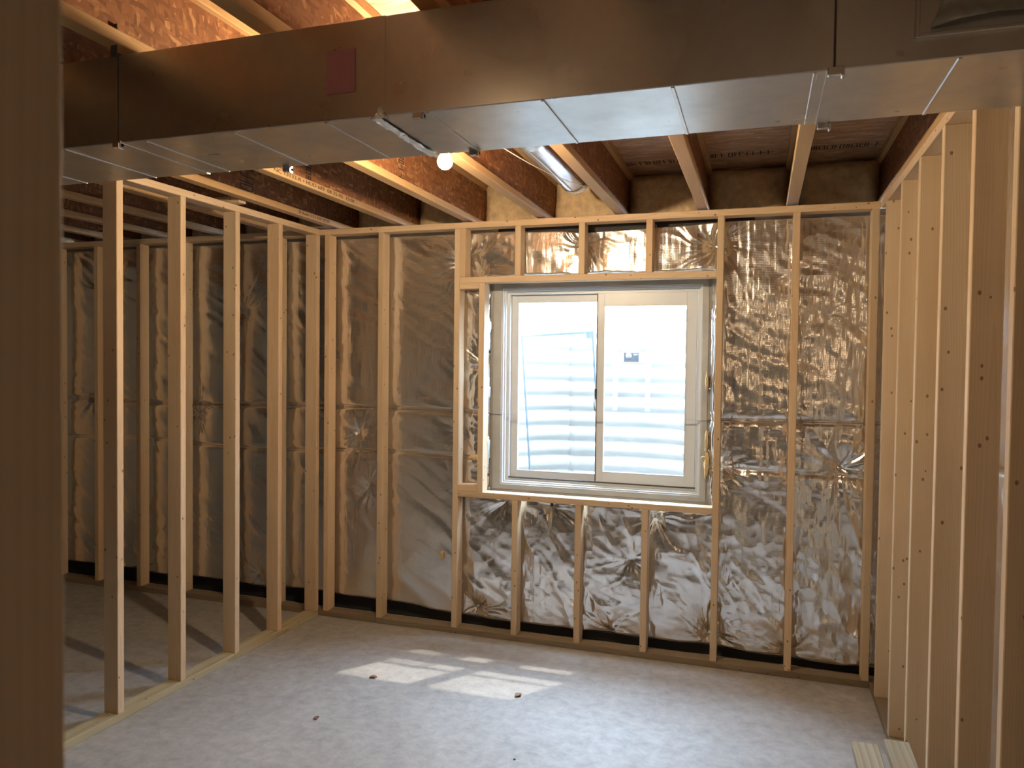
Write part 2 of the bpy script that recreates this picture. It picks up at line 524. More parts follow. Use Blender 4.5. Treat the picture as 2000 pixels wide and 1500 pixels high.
# ------------------------------------------------------------------ joists
FW = 0.060
def joist(xl):
    j = empty('joist', (xl + FW / 2, Y0, ZJ), parent=ceiling)
    ln = 0.385 - Y0
    key = 'joistparts'
    if key not in _cache:
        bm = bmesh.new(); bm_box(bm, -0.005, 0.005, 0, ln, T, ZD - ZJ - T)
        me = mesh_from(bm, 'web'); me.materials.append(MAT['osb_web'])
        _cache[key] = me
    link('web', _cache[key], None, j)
    f1 = board('bottom_flange', (0, 0, T / 2), 'y', FW, T, ln, 'flange', j)
    f2 = board('top_flange', (0, 0, ZD - ZJ - T / 2), 'y', FW, T, ln, 'flange', j)
    return j
joists = {}
for k in range(-1, 13):
    joists[k] = joist(0.3708 - k * 0.4877)
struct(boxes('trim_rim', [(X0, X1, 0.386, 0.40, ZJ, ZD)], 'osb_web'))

# printed lettering on joist flanges
def lettering(txt, size, parent, loc, rot, sx=1.0):
    cu = bpy.data.curves.new('lettering', 'FONT')
    cu.body = txt; cu.size = size; cu.extrude = 0.0003
    cu.materials.append(MAT['ink'])
    o = bpy.data.objects.new('lettering', cu); COL.objects.link(o)
    o.parent = parent; o.location = loc; o.rotation_euler = rot; o.scale = (sx, 1, 1)
    return o
j = joists[5]
lettering('NC 13132-R \u2022 HUD 689  08-25-05  15:08', 0.026, j, (FW / 2 + 0.0008, -1.36 - Y0, 0.012), (math.pi / 2, 0, math.pi / 2), 1.72)
j = joists[6]
lettering('EI Ruler 1.2 | 230  07 07', 0.024, j, (FW / 2 + 0.0008, -0.43 - Y0, 0.012), (math.pi / 2, 0, math.pi / 2), 1.5)

# smudged ink stamps on the strand-board (illegible strokes) as joined print
def stamp(parent, name, origin, ux, uy, length, height, seed):
    rnd = random.Random(seed)
    bm = bmesh.new()
    o = Vector(origin); ux = Vector(ux); uy = Vector(uy); n = ux.cross(uy)
    def stroke(a0, a1, b0, b1):
        q = [o + ux * a + uy * b_ + n * h_ for h_ in (0.0, 0.0006) for a, b_ in ((a0, b0), (a1, b0), (a1, b1), (a0, b1))]
        vs = [bm.verts.new(p) for p in q]
        for f in ((0, 1, 2, 3), (4, 5, 6, 7), (0, 1, 5, 4), (1, 2, 6, 5), (2, 3, 7, 6), (3, 0, 4, 7)):
            bm.faces.new([vs[i] for i in f])
    a = 0.0
    while a < length:
        w = rnd.choice((0.018, 0.026, 0.034))
        s = 0.0065
        kind = rnd.random()
        stroke(a, a + s, 0, height)
        if kind < 0.75:
            stroke(a, a + w, 0, s)
        if kind < 0.6:
            stroke(a, a + w, height - s, height); stroke(a + w - s, a + w, 0, height)
        if kind > 0.35:
            stroke(a, a + w, height * 0.5 - s / 2, height * 0.5 + s / 2)
        a += w + 0.007
    me = mesh_from(bm, name); me.materials.append(MAT['ink'])
    return link(name, me, None, parent)
stamp(ceiling, 'ink_stamp', (-0.55, 0.055, ZD - 0.0008), (1, 0, 0), (0, 1, 0), 0.42, 0.075, 1)
stamp(ceiling, 'ink_stamp', (-0.05, 0.005, ZD - 0.0008), (1, 0, 0), (0, 1, 0), 0.33, 0.08, 2)
stamp(ceiling, 'ink_stamp', (0.48, 0.0, ZD - 0.0008), (1, 0, 0), (0, 1, 0), 0.36, 0.075, 3)
# vertical stamps on joist webs
j = joists[6]
stamp(j, 'ink_stamp', (0.0052, -0.95 - Y0, 0.05), (0, 0, 1), (0, 1, 0), 0.20, 0.11, 5)
j = joists[4]
stamp(j, 'ink_stamp', (0.0052, -0.95 - Y0, 0.05), (0, 0, 1), (0, 1, 0), 0.20, 0.06, 6)
j = joists[5]
stamp(j, 'ink_stamp', (0.0052, -1.05 - Y0, 0.05), (0, 0, 1), (0, 1, 0), 0.20, 0.05, 8)

# ------------------------------------------------------------------ numpy noise
def vnoise(x, y, seed=0):
    xi = np.floor(x).astype(np.int64); yi = np.floor(y).astype(np.int64)
    xf = x - xi; yf = y - yi
    def h(a, b_):
        n = (a * 374761393 + b_ * 668265263 + seed * 1442695041) & 0xFFFFFFFF
        n = ((n ^ (n >> 13)) * 1274126177) & 0xFFFFFFFF
        return ((n ^ (n >> 16)) & 0xFFFF) / 65535.0
    u = xf * xf * xf * (xf * (xf * 6 - 15) + 10); v_ = yf * yf * yf * (yf * (yf * 6 - 15) + 10)
    return (h(xi, yi) * (1 - u) + h(xi + 1, yi) * u) * (1 - v_) + (h(xi, yi + 1) * (1 - u) + h(xi + 1, yi + 1) * u) * v_
def fbm(x, y, seed=0, oct=4, g=0.5):
    s = 0; a = 1; tot = 0
    for k in range(oct):
        s = s + a * vnoise(x * 2 ** k, y * 2 ** k, seed + k * 17); tot += a; a *= g
    return s / tot
def ridged(x, y, seed=0, oct=3):
    s = 0; a = 1; tot = 0
    for k in range(oct):
        s = s + a * (1 - np.abs(2 * vnoise(x * 2 ** k, y * 2 ** k, seed + k * 31) - 1)); tot += a; a *= 0.5
    return s / tot
def sstep(a, b_, x):
    q = np.clip((x - a) / (b_ - a), 0, 1); return q * q * (3 - 2 * q)

PINS = [(0.684, 1.18, 1.3), (0.03, 1.16, 1.2), (-1.50, 0.14, 1.3), (-1.001, 0.845, 1.0), (-0.355, 0.828, 1.1), (-0.011, 0.15, 1.3),
        (-2.381, 1.263, 1.0), (-0.793, 2.50, 1.1), (-0.02, 2.46, 1.1), (-3.742, 1.342, 1.1), (-4.754, 1.44, 1.1), (-1.60, 2.42, 0.9),
        (-2.62, 1.80, 0.5), (-0.49, 0.55, 0.5), (-1.44, 1.29, 0.9), (-1.45, 1.75, 0.9), (0.42, 0.10, 0.7), (-1.62, 1.28, 0.7),
        (0.60, 2.05, 0.3), (-1.50, 2.35, 0.6), (-3.2, 0.2, 0.7), (-4.3, 0.15, 0.8), (-4.6, 2.3, 0.9), (-3.35, 2.1, 0.7), (-0.62, 0.10, 0.7),
        (-1.30, 0.86, 0.9), (-2.3, 0.9, 0.5)]

def foil_height(x, z, seed, pins, crumple):
    """distance the facing stands out from the wall plane"""
    d = 0.075 + 0.020 * (fbm(x * 2.3, z * 1.7, seed, 3) - 0.5)
    # soft diagonal ripples
    q = x * 0.55 + z * 0.83 + 0.25 * fbm(x * 1.5, z * 1.5, seed + 5, 2)
    d = d + 0.0045 * (fbm(q * 14, (z - x) * 1.6, seed + 9, 2) - 0.5) * 2
    # horizontal laps
    for zs, dep in ((1.43 + 0.01 * np.sin(x * 2), 0.030), (1.13 + 0.015 * np.sin(x * 2.7 + 1), 0.018)):
        w = 0.012
        d = d - dep * np.exp(-np.abs(z - zs) / w)
        band = np.exp(-((z - zs) / 0.12) ** 2)
        d = d + band * 0.006 * (ridged(x * 7, (z - zs) * 22, seed + 21, 2) - 0.5) * (0.4 + crumple)
    # gathered pins
    for k, (px, pz, st) in enumerate(pins):
        dx = x - px; dz = z - pz
        r = np.sqrt(dx * dx + dz * dz) + 1e-6
        m = r < 0.75
        if not m.any(): continue
        ca = dx / r; sa = dz / r
        tw = 0.9 * (fbm(x * 4, z * 4, seed + k, 2) - 0.5)
        ca, sa = ca * np.cos(tw) - sa * np.sin(tw), ca * np.sin(tw) + sa * np.cos(tw)
        reach = 0.05 + 0.30 * vnoise(ca * 1.7 + k * 3.1 + 50, sa * 1.7 + 50, seed + 3 * k) ** 1.5
        wr = 1.3 * (ridged(ca * 2.6 + k + 90, sa * 2.6 + 90, seed + k, 3) - 0.5)
        env = np.exp(-r / reach) * (1 - np.exp(-(r / 0.04) ** 2))
        d = d - st * 0.034 * np.exp(-(r / 0.075) ** 1.2) + st * 0.020 * env * wr
    # crumple, stronger towards the window side of the wall
    c = crumple
    d = d + c * 0.010 * (ridged(x * 9 + 0.4 * fbm(x * 4, z * 4, seed + 50), z * 5, seed + 40, 3) - 0.55)
    d = d + c * 0.0030 * (ridged(x * 26, z * 9, seed + 60, 2) - 0.5)
    d = d + c * 0.0042 * (ridged(x * 34 + 1.5 * fbm(x * 3, z * 3, seed + 70, 2), z * 3.2, seed + 71, 2) - 0.5) * sstep(0.9, 1.5, z)
    # hanging folds below the window
    fold = sstep(-1.75, -1.5, x) * sstep(0.95, 0.8, z)
    d = d + fold * 0.020 * (ridged(x * 5.5 + z * 2.2 + 0.8 * fbm(x * 3, z * 3, seed + 80, 2), z * 1.3 + 7, seed + 81, 2) - 0.55)
    return np.clip(d, 0.012, 0.118)

def grid_blanket(name, u0, u1, z0f, z1, place, seed, pins, crumf, hole=None, step=0.0065, mat='foil', parent=None, soft=0.0):
    """closed foil-faced blanket: facing sheet plus side skirts running back to the wall"""
    nu = int((u1 - u0) / step) + 1
    us = np.linspace(u0, u1, nu)
    zlo = z0f(us)
    zhi = z1(us)
    nz = int((float(zhi.max()) - float(zlo.min())) / step) + 1
    tt = np.linspace(0, 1, nz)
    U, Tt = np.meshgrid(us, tt, indexing='ij')
    Z = zlo[:, None] + (zhi - zlo)[:, None] * Tt
    d = foil_height(U, Z, seed, pins, crumf(U, Z))
    # borders turn back against the wall
    eb = np.minimum.reduce([U - u0, u1 - U, (Z - zlo[:, None]) * 1.0 + soft])
    d = d * (0.25 + 0.75 * sstep(0, 0.035, eb))
    keep = np.ones((nu - 1, nz - 1), bool)
    if hole:
        hx0, hx1, hz0, hz1 = hole
        jx = 0.012 * (fbm(U * 9, Z * 9, seed + 77, 3) - 0.5) * 2
        he = np.maximum.reduce([hx0 - U, U - hx1, hz0 - Z, Z - hz1]) + jx
        d = np.where(he > 0, d * (0.35 + 0.65 * sstep(0, 0.03, he)), d * 0.35)
        keep = (he[:-1, :-1] > 0) & (he[1:, 1:] > 0)
    co = place(U, Z, d).reshape(-1, 3)
    idx = np.arange(nu * nz).reshape(nu, nz)
    q = np.stack([idx[:-1, :-1], idx[1:, :-1], idx[1:, 1:], idx[:-1, 1:]], -1)[keep]
    me = bpy.data.meshes.new(name)
    # skirt vertices on the outer border
    border = np.concatenate([idx[:, 0], idx[-1, 1:], idx[-2::-1, -1], idx[0, -2:0:-1]])
    bu = U.reshape(-1)[border]; bz = Z.reshape(-1)[border]
    sk = place(bu, bz, np.full_like(bu, 0.002)).reshape(-1, 3)
    nb = len(border); s0 = nu * nz
    b2 = np.roll(border, -1); s = np.arange(nb) + s0; s2 = np.roll(s, -1)
    qs = np.stack([border, s, s2, b2], -1)
    co = np.concatenate([co, sk]); q = np.concatenate([q, qs])
    used = np.zeros(len(co), bool); used[q.reshape(-1)] = True
    remap = np.cumsum(used) - 1
    co = co[used]; q = remap[q]
    me.vertices.add(len(co)); me.vertices.foreach_set('co', co.reshape(-1))
    me.loops.add(q.size); me.loops.foreach_set('vertex_index', q.reshape(-1).astype(np.int32))
    me.polygons.add(len(q)); me.polygons.foreach_set('loop_start', np.arange(0, q.size, 4, dtype=np.int32))
    me.update(calc_edges=True); me.validate()
    me.polygons.foreach_set('use_smooth', np.ones(len(me.polygons), bool))
    return link(name, me, mat, parent)

def place_back(U, Z, d):
    return np.stack([U, 0.20 - d, Z], -1)
def place_right(U, Z, d):
    return np.stack([X1 - d * 0.9, U, Z], -1)
def crum_back(U, Z):
    a = 0.12 + 0.88 * sstep(-1.75, -1.45, U) * (0.35 + 0.65 * sstep(1.7, 1.0, Z) + 0.5 * sstep(-0.2, 0.2, U))
    return np.clip(a, 0.1, 1.2)
def crum_mid(U, Z): return np.full_like(U, 0.6)
def lowback(us):
    return 0.030 + 0.035 * fbm(us * 2.2, us * 0 + 3, 4, 3) + 0.045 * sstep(-1.4, -2.2, us)
def topback(us):
    return 2.60 - 0.05 * fbm(us * 3.0, us * 0 + 9, 8, 2) * sstep(-1.3, -0.9, us) * sstep(0.1, -0.4, us)
HOLE = (-1.436, -0.038, 0.900, 2.295)
up = grid_blanket('insulation_blanket', -5.9, 1.0, lambda u: 1.426 + 0.01 * np.sin(u * 2), topback, place_back, 3, PINS, crum_back, HOLE, soft=0.03)
tag(up, 'upper course of crinkled foil-faced insulation behind the window wall studs', 'insulation', 'foil-faced insulation blankets')
lo = grid_blanket('insulation_blanket', -5.9, 1.0, lowback, lambda u: 1.4255 + 0.01 * np.sin(u * 2), place_back, 3, PINS, crum_back, HOLE)
tag(lo, 'lower course of heavily wrinkled foil-faced insulation under the window', 'insulation', 'foil-faced insulation blankets')
RP = [(-0.4, 1.2, 1.0), (-1.3, 1.25, 1.0), (-2.1, 1.2, 1.0), (-1.0, 2.4, 0.8), (-2.0, 0.3, 0.8), (-3, 1.2, 1)]
ur = grid_blanket('insulation_blanket', -3.9, 0.06, lambda u: 1.4305 + 0 * u, lambda u: 2.62 + 0 * u, place_right, 13, RP, crum_mid, step=0.011, soft=0.03)
tag(ur, 'upper foil-faced insulation showing between the edge-on side wall studs', 'insulation', 'foil-faced insulation blankets')
lr = grid_blanket('insulation_blanket', -3.9, 0.06, lambda u: 0.06 + 0 * u, lambda u: 1.430 + 0 * u, place_right, 13, RP, crum_mid, step=0.011)
tag(lr, 'lower foil-faced insulation showing between the edge-on side wall studs', 'insulation', 'foil-faced insulation blankets')
# washers
lathe('fastener_washer', [(0, 0), (0.019, 0), (0.019, 0.003), (0.008, 0.006), (0, 0.006)], 'black', lo, 16, (-1.001, 0.155, 0.862), (math.pi / 2, 0, 0))
for px, pz in ((0.684, 1.18), (-1.50, 0.14), (-0.355, 0.828), (-0.011, 0.15)):
    lathe('fastener_washer', [(0, 0), (0.012, 0), (0.012, 0.002), (0.004, 0.004), (0, 0.004)], 'galv_bright', lo, 12, (px, 0.158, pz), (math.pi / 2, 0, 0))

# torn yellow fiberglass at the blanket edges
def blob(name, loc, size, mat, seed, parent=None, rough=0.35, sub=3):
    bm = bmesh.new()
    bmesh.ops.create_icosphere(bm, subdivisions=sub, radius=1)
    rnd = random.Random(seed); off = rnd.random() * 50
    for v_ in bm.verts:
        n = float(fbm(np.array(v_.co.x * 2 + off), np.array(v_.co.z * 2 + v_.co.y * 1.7), seed, 3))
        v_.co *= 1 + rough * (n - 0.5) * 2
        v_.co.x *= size[0]; v_.co.y *= size[1]; v_.co.z *= size[2]
    return link(name, mesh_from(bm, name, smooth=True), mat, parent, loc)
for k, (x, z, sx, sz) in enumerate(((-0.052, 1.30, 0.010, 0.07), (-0.048, 1.16, 0.014, 0.08), (-0.060, 1.20, 0.018, 0.012), (-0.055, 1.66, 0.008, 0.05),
                                    (-0.30, 0.868, 0.07, 0.012), (-0.18, 0.86, 0.05, 0.010), (-0.52, 0.875, 0.05, 0.009))):
    blob('exposed_fiberglass', (x, 0.165, z), (sx, 0.018, sz), 'fluff', 30 + k, lo if z < 1.43 else up, 0.5)
blob('exposed_fiberglass', (-1.745, 0.118, 0.47), (0.012, 0.012, 0.028), 'fluff', 66, lo, 0.4)
blob('exposed_fiberglass', (-1.515, 0.135, 1.135), (0.055, 0.02, 0.022), 'fluff', 61, lo, 0.3)

# ------------------------------------------------------------------ rim bay batts
names = {-1: 'by the corner'}
def batt(x0, x1, seed, label):
    nx, nz = 26, 16
    U = np.linspace(x0, x1, nx); V = np.linspace(ZJ + 0.004, ZD - 0.012, nz)
    UU, VV = np.meshgrid(U, V, indexing='ij')
    e = np.minimum.reduce([(UU - x0) / 0.07, (x1 - UU) / 0.07, (VV[0, -1] - VV) / 0.05 + 0.02, (VV - VV[0, 0]) / 0.03 + 0.3])
    y = 0.355 - 0.085 * np.sqrt(np.clip(e, 0, 1)) - 0.05 * (fbm(UU * 5, VV * 7, seed, 3) - 0.5) - 0.02 * (fbm(UU * 18, VV * 18, seed + 3, 2) - 0.5)
    y = np.clip(y, 0.16, 0.37)
    vs = [(float(UU[i, k]), float(y[i, k]), float(VV[i, k])) for i in range(nx) for k in range(nz)]
    fs = [(i * nz + k, (i + 1) * nz + k, (i + 1) * nz + k + 1, i * nz + k + 1) for i in range(nx - 1) for k in range(nz - 1)]
    back = [(x, 0.384, z) for x, z in ((x0, V[0]), (x1, V[0]), (x1, V[-1]), (x0, V[-1]))]
    b0 = len(vs); vs += [tuple(map(float, p)) for p in back]
    fs.append((b0, b0 + 3, b0 + 2, b0 + 1))
    fs.append(tuple([i * nz for i in range(nx)][::-1] + [b0, b0 + 1])); fs.append(tuple([i * nz + nz - 1 for i in range(nx)] + [b0 + 2, b0 + 3]))
    fs.append(tuple([k for k in range(nz)] + [b0 + 3, b0])); fs.append(tuple([(nx - 1) * nz + k for k in range(nz)][::-1] + [b0 + 1, b0 + 2]))
    me = bpy.data.meshes.new('rim_insulation_batt'); me.from_pydata(vs, [], fs)
    me.polygons.foreach_set('use_smooth', [True] * len(me.polygons))
    o = link('rim_insulation_batt', me, 'batt')
    return tag(o, label, 'insulation', 'fiberglass batts stuffed into the joist ends')
BL = ['yellow fiberglass batt in the joist end bay nearest the side wall',
      'yellow bulging fiberglass batt in the second joist bay from the side wall',
      'yellow fiberglass batt in the third joist bay from the side wall',
      'yellow fiberglass batt behind the end of the round metal pipe']
BL += ['yellow fiberglass batt in the %s joist bay from the side wall' % w for w in ('fifth', 'sixth', 'seventh', 'eighth', 'ninth', 'tenth', 'eleventh', 'twelfth', 'thirteenth')]
for k in range(-1, 11):
    xr = 0.3708 - k * 0.4877 + FW / 2 - 0.008
    xl = xr - 0.4877 + 0.016
    batt(xl, xr, 70 + k, BL[k + 1])

# ------------------------------------------------------------------ window
win = struct(empty('window_1', (0, 0, 0)), 'white vinyl sliding window with two panes')
boxes('window_buck', ring_boxes(WX0, WX1, WZ0, WZ1, (0.058, 0.038, 0.036, 0.041), 0.195, 0.399), 'buck', win, 0.002)
fx0, fx1, fz0, fz1 = -1.367, -0.088, 0.961, 2.244
fr = boxes('window_frame', ring_boxes(fx0, fx1, fz0, fz1, 0.010, 0.203, 0.33)
           + ring_boxes(fx0 + 0.010, fx1 - 0.010, fz0 + 0.010, fz1 - 0.010, 0.010, 0.222, 0.33)
           + ring_boxes(fx0 + 0.020, fx1 - 0.020, fz0 + 0.020, fz1 - 0.020, (0.022, 0.014, 0.020, 0.020), 0.246, 0.33), 'vinyl', win, 0.0015)
boxes('track', [(fx0 + 0.04, fx1 - 0.03, 0.240, 0.256, fz0 + 0.036, fz0 + 0.044)], 'gasket', fr)
# fixed sash
sl = empty('fixed_sash', parent=win)
boxes('sash_frame', ring_boxes(-1.325, -0.715, 1.001, 2.204, (0.044, 0.030, 0.042, 0.047), 0.282, 0.315), 'vinyl', sl, 0.0015)
boxes('bead', ring_boxes(-1.283, -0.743, 1.041, 2.159, 0.006, 0.278, 0.292), 'vinyl', sl)
boxes('pane', [(-1.281, -0.745, 0.296, 0.300, 1.043, 2.157)], 'glass', sl)
# sliding sash
sr = empty('sliding_sash', parent=win)
boxes('sash_frame', ring_boxes(-0.740, -0.124, 1.001, 2.204, (0.044, 0.062, 0.068, 0.080), 0.244, 0.278), 'vinyl', sr, 0.0015)
boxes('bead', ring_boxes(-0.698, -0.184, 1.067, 2.126, 0.005, 0.240, 0.252), 'vinyl', sr)
boxes('pane', [(-0.696, -0.186, 0.258, 0.262, 1.069, 2.124)], 'glass', sr)
boxes('seal', [(-0.744, -0.739, 0.240, 0.280, 1.010, 2.196)], 'gasket', sr)
boxes('latch', [(-0.752, -0.738, 0.236, 0.252, 1.53, 1.60)], 'gasket', sr, 0.003)

# ------------------------------------------------------------------ outside: well, ladder, screen, ground
CX, CY, AX, BY = -0.72, 0.40, 0.90, 0.98
ZR = 2.16
def well_panel(parent, a0, a1, dr, zshift, name):
    na = max(4, int((a1 - a0) / math.radians(3)))
    nz = 200
    zs = np.linspace(0.62, ZR, nz)
    ph = ((zs + zshift) / 0.116) % 1.0
    prof = 0.016 * np.cos(2 * np.pi * ph) + 0.004 * np.cos(4 * np.pi * ph)
    th = np.linspace(a0, a1, na)
    vs = []
    for a in th:
        ex = 2.25
        ca, sa = math.cos(a), math.sin(a)
        rr = (abs(ca) ** ex + abs(sa) ** ex) ** (-1 / ex)
        for z, pr in zip(zs, prof):
            vs.append((CX + (AX + dr + pr) * rr * ca, CY + (BY + dr + pr) * rr * sa, float(z)))
    fs = [(i * nz + k, (i + 1) * nz + k, (i + 1) * nz + k + 1, i * nz + k + 1) for i in range(na - 1) for k in range(nz - 1)]
    me = bpy.data.meshes.new(name); me.from_pydata([tuple(map(float, p)) for p in vs], [], fs)
    me.polygons.foreach_set('use_smooth', [True] * len(me.polygons))
    o = link(name, me, 'well', parent)
    sm = o.modifiers.new('thick', 'SOLIDIFY'); sm.thickness = 0.002
    return o
well = empty('window_well', (0, 0, 0.62))
tag(well, 'corrugated galvanised steel window well seen through the glass', 'window well')
for o in (well_panel(well, math.radians(0), math.radians(64), 0.0, 0.0, 'corrugated_panel'),
          well_panel(well, math.radians(62), math.radians(119), -0.004, 0.006, 'corrugated_panel'),
          well_panel(well, math.radians(117), math.radians(180), 0.0, 0.0, 'corrugated_panel')):
    o.location.z = -0.62
def ell(a, dr=0.0):
    ex = 2.25
    ca, sa = math.cos(a), math.sin(a)
    rr = (abs(ca) ** ex + abs(sa) ** ex) ** (-1 / ex)
    return (CX + (AX + dr) * rr * ca, CY + (BY + dr) * rr * sa)
rim = tube('rolled_rim', [(*ell(math.radians(a)), ZR - 0.62) for a in range(0, 181, 4)], 0.012, 'well', well)
# ladder hooked on the well
lad = empty('well_ladder', (-0.69, 1.30, 1.40))
tag(lad, 'white steel ladder hooked inside the window well', 'ladder')
for x in (-0.125, 0.125):
    boxes('rail', [(x - 0.016, x + 0.016, -0.012, 0.012, 0.0, 0.74)], 'white', lad, 0.003)
    boxes('hook', [(x - 0.016, x + 0.016, -0.012, 0.14, 0.74, 0.765)], 'white', lad, 0.003)
for z in (0.035, 0.335, 0.60):
    boxes('rung', [(-0.15, 0.15, -0.026, -0.0125, z, z + 0.022)], 'white', lad, 0.003)
st = boxes('warning_label', [(-0.057, 0.057, -0.032, -0.030, 0.372, 0.445)], 'steelblue', None, 0.0)
st.parent = lad
lathe('label_disc', [(0, 0), (0.024, 0), (0.024, 0.0012), (0, 0.0012)], 'labelwhite', st, 20, (-0.02, -0.0322, 0.420), (math.pi / 2, 0, 0))
boxes('label_stripe', [(-0.057, 0.057, -0.0335, -0.0322, 0.372, 0.378)], 'labelyellow', st)
boxes('label_panel', [(0.018, 0.05, -0.0335, -0.0322, 0.425, 0.438)], 'labelwhite', st)

# leaning insect screen outside the fixed pane
scr = empty('window_screen', (-0.99, 0.52, 0.73), (math.radians(2.5), 0, 0))
scr.rotation_euler = (math.radians(2.5), math.radians(-3.6), 0)
tag(scr, 'loose grey-framed insect screen leaning outside the fixed pane', 'screen')
boxes('screen_frame', ring_boxes(-0.255, 0.255, 0.0, 1.235, 0.014, -0.005, 0.005), 'alu', scr, 0.001)
boxes('mesh', [(-0.244, 0.244, -0.0008, 0.0008, 0.011, 1.224)], 'mesh', scr)
boxes('corner_clip', [(0.205, 0.244, -0.0075, -0.0055, 1.185, 1.222)], 'alu', scr)
tube('pull_tab', [(0.235, -0.008, 0.78), (0.232, -0.011, 0.74), (0.236, -0.008, 0.70)], 0.004, 'black', scr, 6)

struct(boxes('ground', [(X0 - 3, CX - AX - 0.12, Y1 + 0.001, 7, 1.75, 2.02), (CX + AX + 0.12, X1 + 4, Y1 + 0.001, 7, 1.75, 2.02),
                        (CX - AX - 0.12, CX + AX + 0.12, CY + BY + 0.12, 7, 1.75, 2.02)], 'earth'), 'soil of the yard around the window well')
struct(boxes('ground_gravel', [(CX - AX - 0.12, CX + AX + 0.12, Y1 + 0.001, CY + BY + 0.12, 0.40, 0.70)], 'gravel'), 'gravel in the bottom of the window well')

# ------------------------------------------------------------------ duct
DY0, DY1, DZ0, DZ1 = -2.746, -2.380, 2.380, 2.632
duct = empty('air_duct', (-0.9, (DY0 + DY1) / 2, DZ0))
tag(duct, 'large rectangular galvanised sheet metal duct hung under the joists', 'duct')
def dbox(name, bxs, mat, bev=0.0, parent=None):
    o = boxes(name, bxs, mat, parent or duct, bev)
    o.location = (0.9, -(DY0 + DY1) / 2, -DZ0) if parent is None else (0, 0, 0)
    return o
seams = [-2.65, -2.35, -2.05, -1.745, -1.44, -1.141, -0.847]
edges_x = [-5.4, -3.2, -1.536, -0.693, 0.385, 0.842]
for a, c in zip(edges_x, edges_x[1:]):
    dbox('duct_section', [(a + 0.0005, c - 0.0005, DY0, DY1, DZ0, DZ1)], 'galv', 0.002)
# shallow stiffening beads on the underside
for x in seams + [-0.555, -0.256, 0.049, 0.348, 0.62]:
    dbox('crossbead', [(x - 0.004, x + 0.004, DY0 + 0.004, DY1 - 0.004, DZ0 - 0.003, DZ0 + 0.001)], 'galv', 0.001)
# drive cleats at joints
for x in (-3.2, -1.536, 0.385):
    dbox('drive_cleat', [(x - 0.014, x + 0.014, DY0 - 0.003, DY1 + 0.003, DZ0 - 0.003, DZ0 + 0.0005)], 'galv', 0.0)
    dbox('joint_gap', [(x - 0.002, x + 0.002, DY0 - 0.0004, DY0 + 0.0005, DZ0, DZ1)], 'gasket')
for x, y in ((0.388, DY0 - 0.006), (0.392, DY1 + 0.004), (-0.566, DY1 - 0.01), (-0.58, DY0 + 0.004), (-1.22, DY1 + 0.003), (-1.536, DY0 - 0.004)):
    dbox('bent_cleat_tab', [(x - 0.016, x + 0.016, y - 0.003, y + 0.010, DZ0 - 0.014, DZ0 + 0.004), (x + 0.010, x + 0.016, y - 0.010, y + 0.010, DZ0 - 0.020, DZ0 - 0.003)], 'galv_bright', 0.0015)
# foil tape around the joint at x = -0.693
bm = bmesh.new()
def tape_strip(pts_fn, nl, nw):
    base = len(bm.verts)
    vs = [[bm.verts.new(pts_fn(i / nl, k / nw)) for k in range(nw + 1)] for i in range(nl + 1)]
    for i in range(nl):
        for k in range(nw):
            bm.faces.new((vs[i][k], vs[i + 1][k], vs[i + 1][k + 1], vs[i][k + 1]))
rt = random.Random(4)
def tp(u, w):
    return (-0.693 - 0.018 + 0.026 * w + 0.0012 * math.sin(23 * u), DY0 + (DY1 - DY0) * u, DZ0 - 0.003 - rt.random() * 0.004)
tape_strip(tp, 40, 5)
def tp2(u, w):
    return (-0.700 - 0.030 + 0.060 * w, DY0 - 0.002 - rt.random() * 0.002, DZ0 - 0.002 + (DZ1 - DZ0) * u)
def tp3(u, w):
    return (-0.705 + 0.05 * u, DY0 - 0.004 - rt.random() * 0.012, DZ0 - 0.010 + 0.035 * w * (1 - abs(2 * u - 1)) )
tape_strip(tp3, 12, 5)
tape = link('foil_tape', mesh_from(bm, 'foil_tape', smooth=False), 'tape', duct, (0.9, -(DY0 + DY1) / 2, -DZ0))
tape.modifiers.new('thick', 'SOLIDIFY').thickness = 0.0006
tag(tape, 'crumpled silver foil tape')
dbox('joint_tape', [(-0.728, -0.672, DY0 - 0.0015, DY0 - 0.0002, DZ0, DZ1)], 'galv')
# hanging straps
for x in (-1.545, -3.4):
    dbox('hanger_strap', [(x - 0.012, x + 0.012, DY0 - 0.006, DY0 - 0.0045, DZ1 - 0.005, ZJ + 0.06)], 'gasket', 0.0)
# pink paper
note = boxes('paper_tag', [(-0.842, -0.757, DY0 - 0.0025, DY0 - 0.0012, 2.449, 2.560)], 'pink')
tag(note, 'faded pink paper tag stuck to the front of the duct', 'tag')
# film covered opening at the side wall end of the duct
OPL = (0.68 + 0.9, DY0 - (DY0 + DY1) / 2, 2.42 - DZ0)
boxes('opening_collar', ring_boxes(-0.145, 0.155, 0.004, 0.205, 0.008, -0.010, -0.0005), 'galv', duct, 0.001, OPL)
nx_, nz_ = 40, 24
vs = []; fs = []
for i in range(nx_ + 1):
    for k in range(nz_ + 1):
        u, w = i / nx_, k / nz_
        xx = -0.118 + 0.27 * u + 0.03 * w * (1 - u); zz = 0.018 + (0.045 + 0.085 * (0.4 + 0.6 * u)) * w + 0.012 * math.sin(3 * u)
        yy = -0.012 - 0.022 * float(fbm(np.array(xx * 26), np.array(zz * 20 + xx * 14), 5, 3)) - 0.006 * math.sin(9 * w + 4 * u)
        vs.append((xx, yy, zz))
for i in range(nx_):
    for k in range(nz_):
        a = i * (nz_ + 1) + k
        fs.append((a, a + nz_ + 1, a + nz_ + 2, a + 1))
me = bpy.data.meshes.new('film'); me.from_pydata(vs, [], fs); me.polygons.foreach_set('use_smooth', [True] * len(fs))
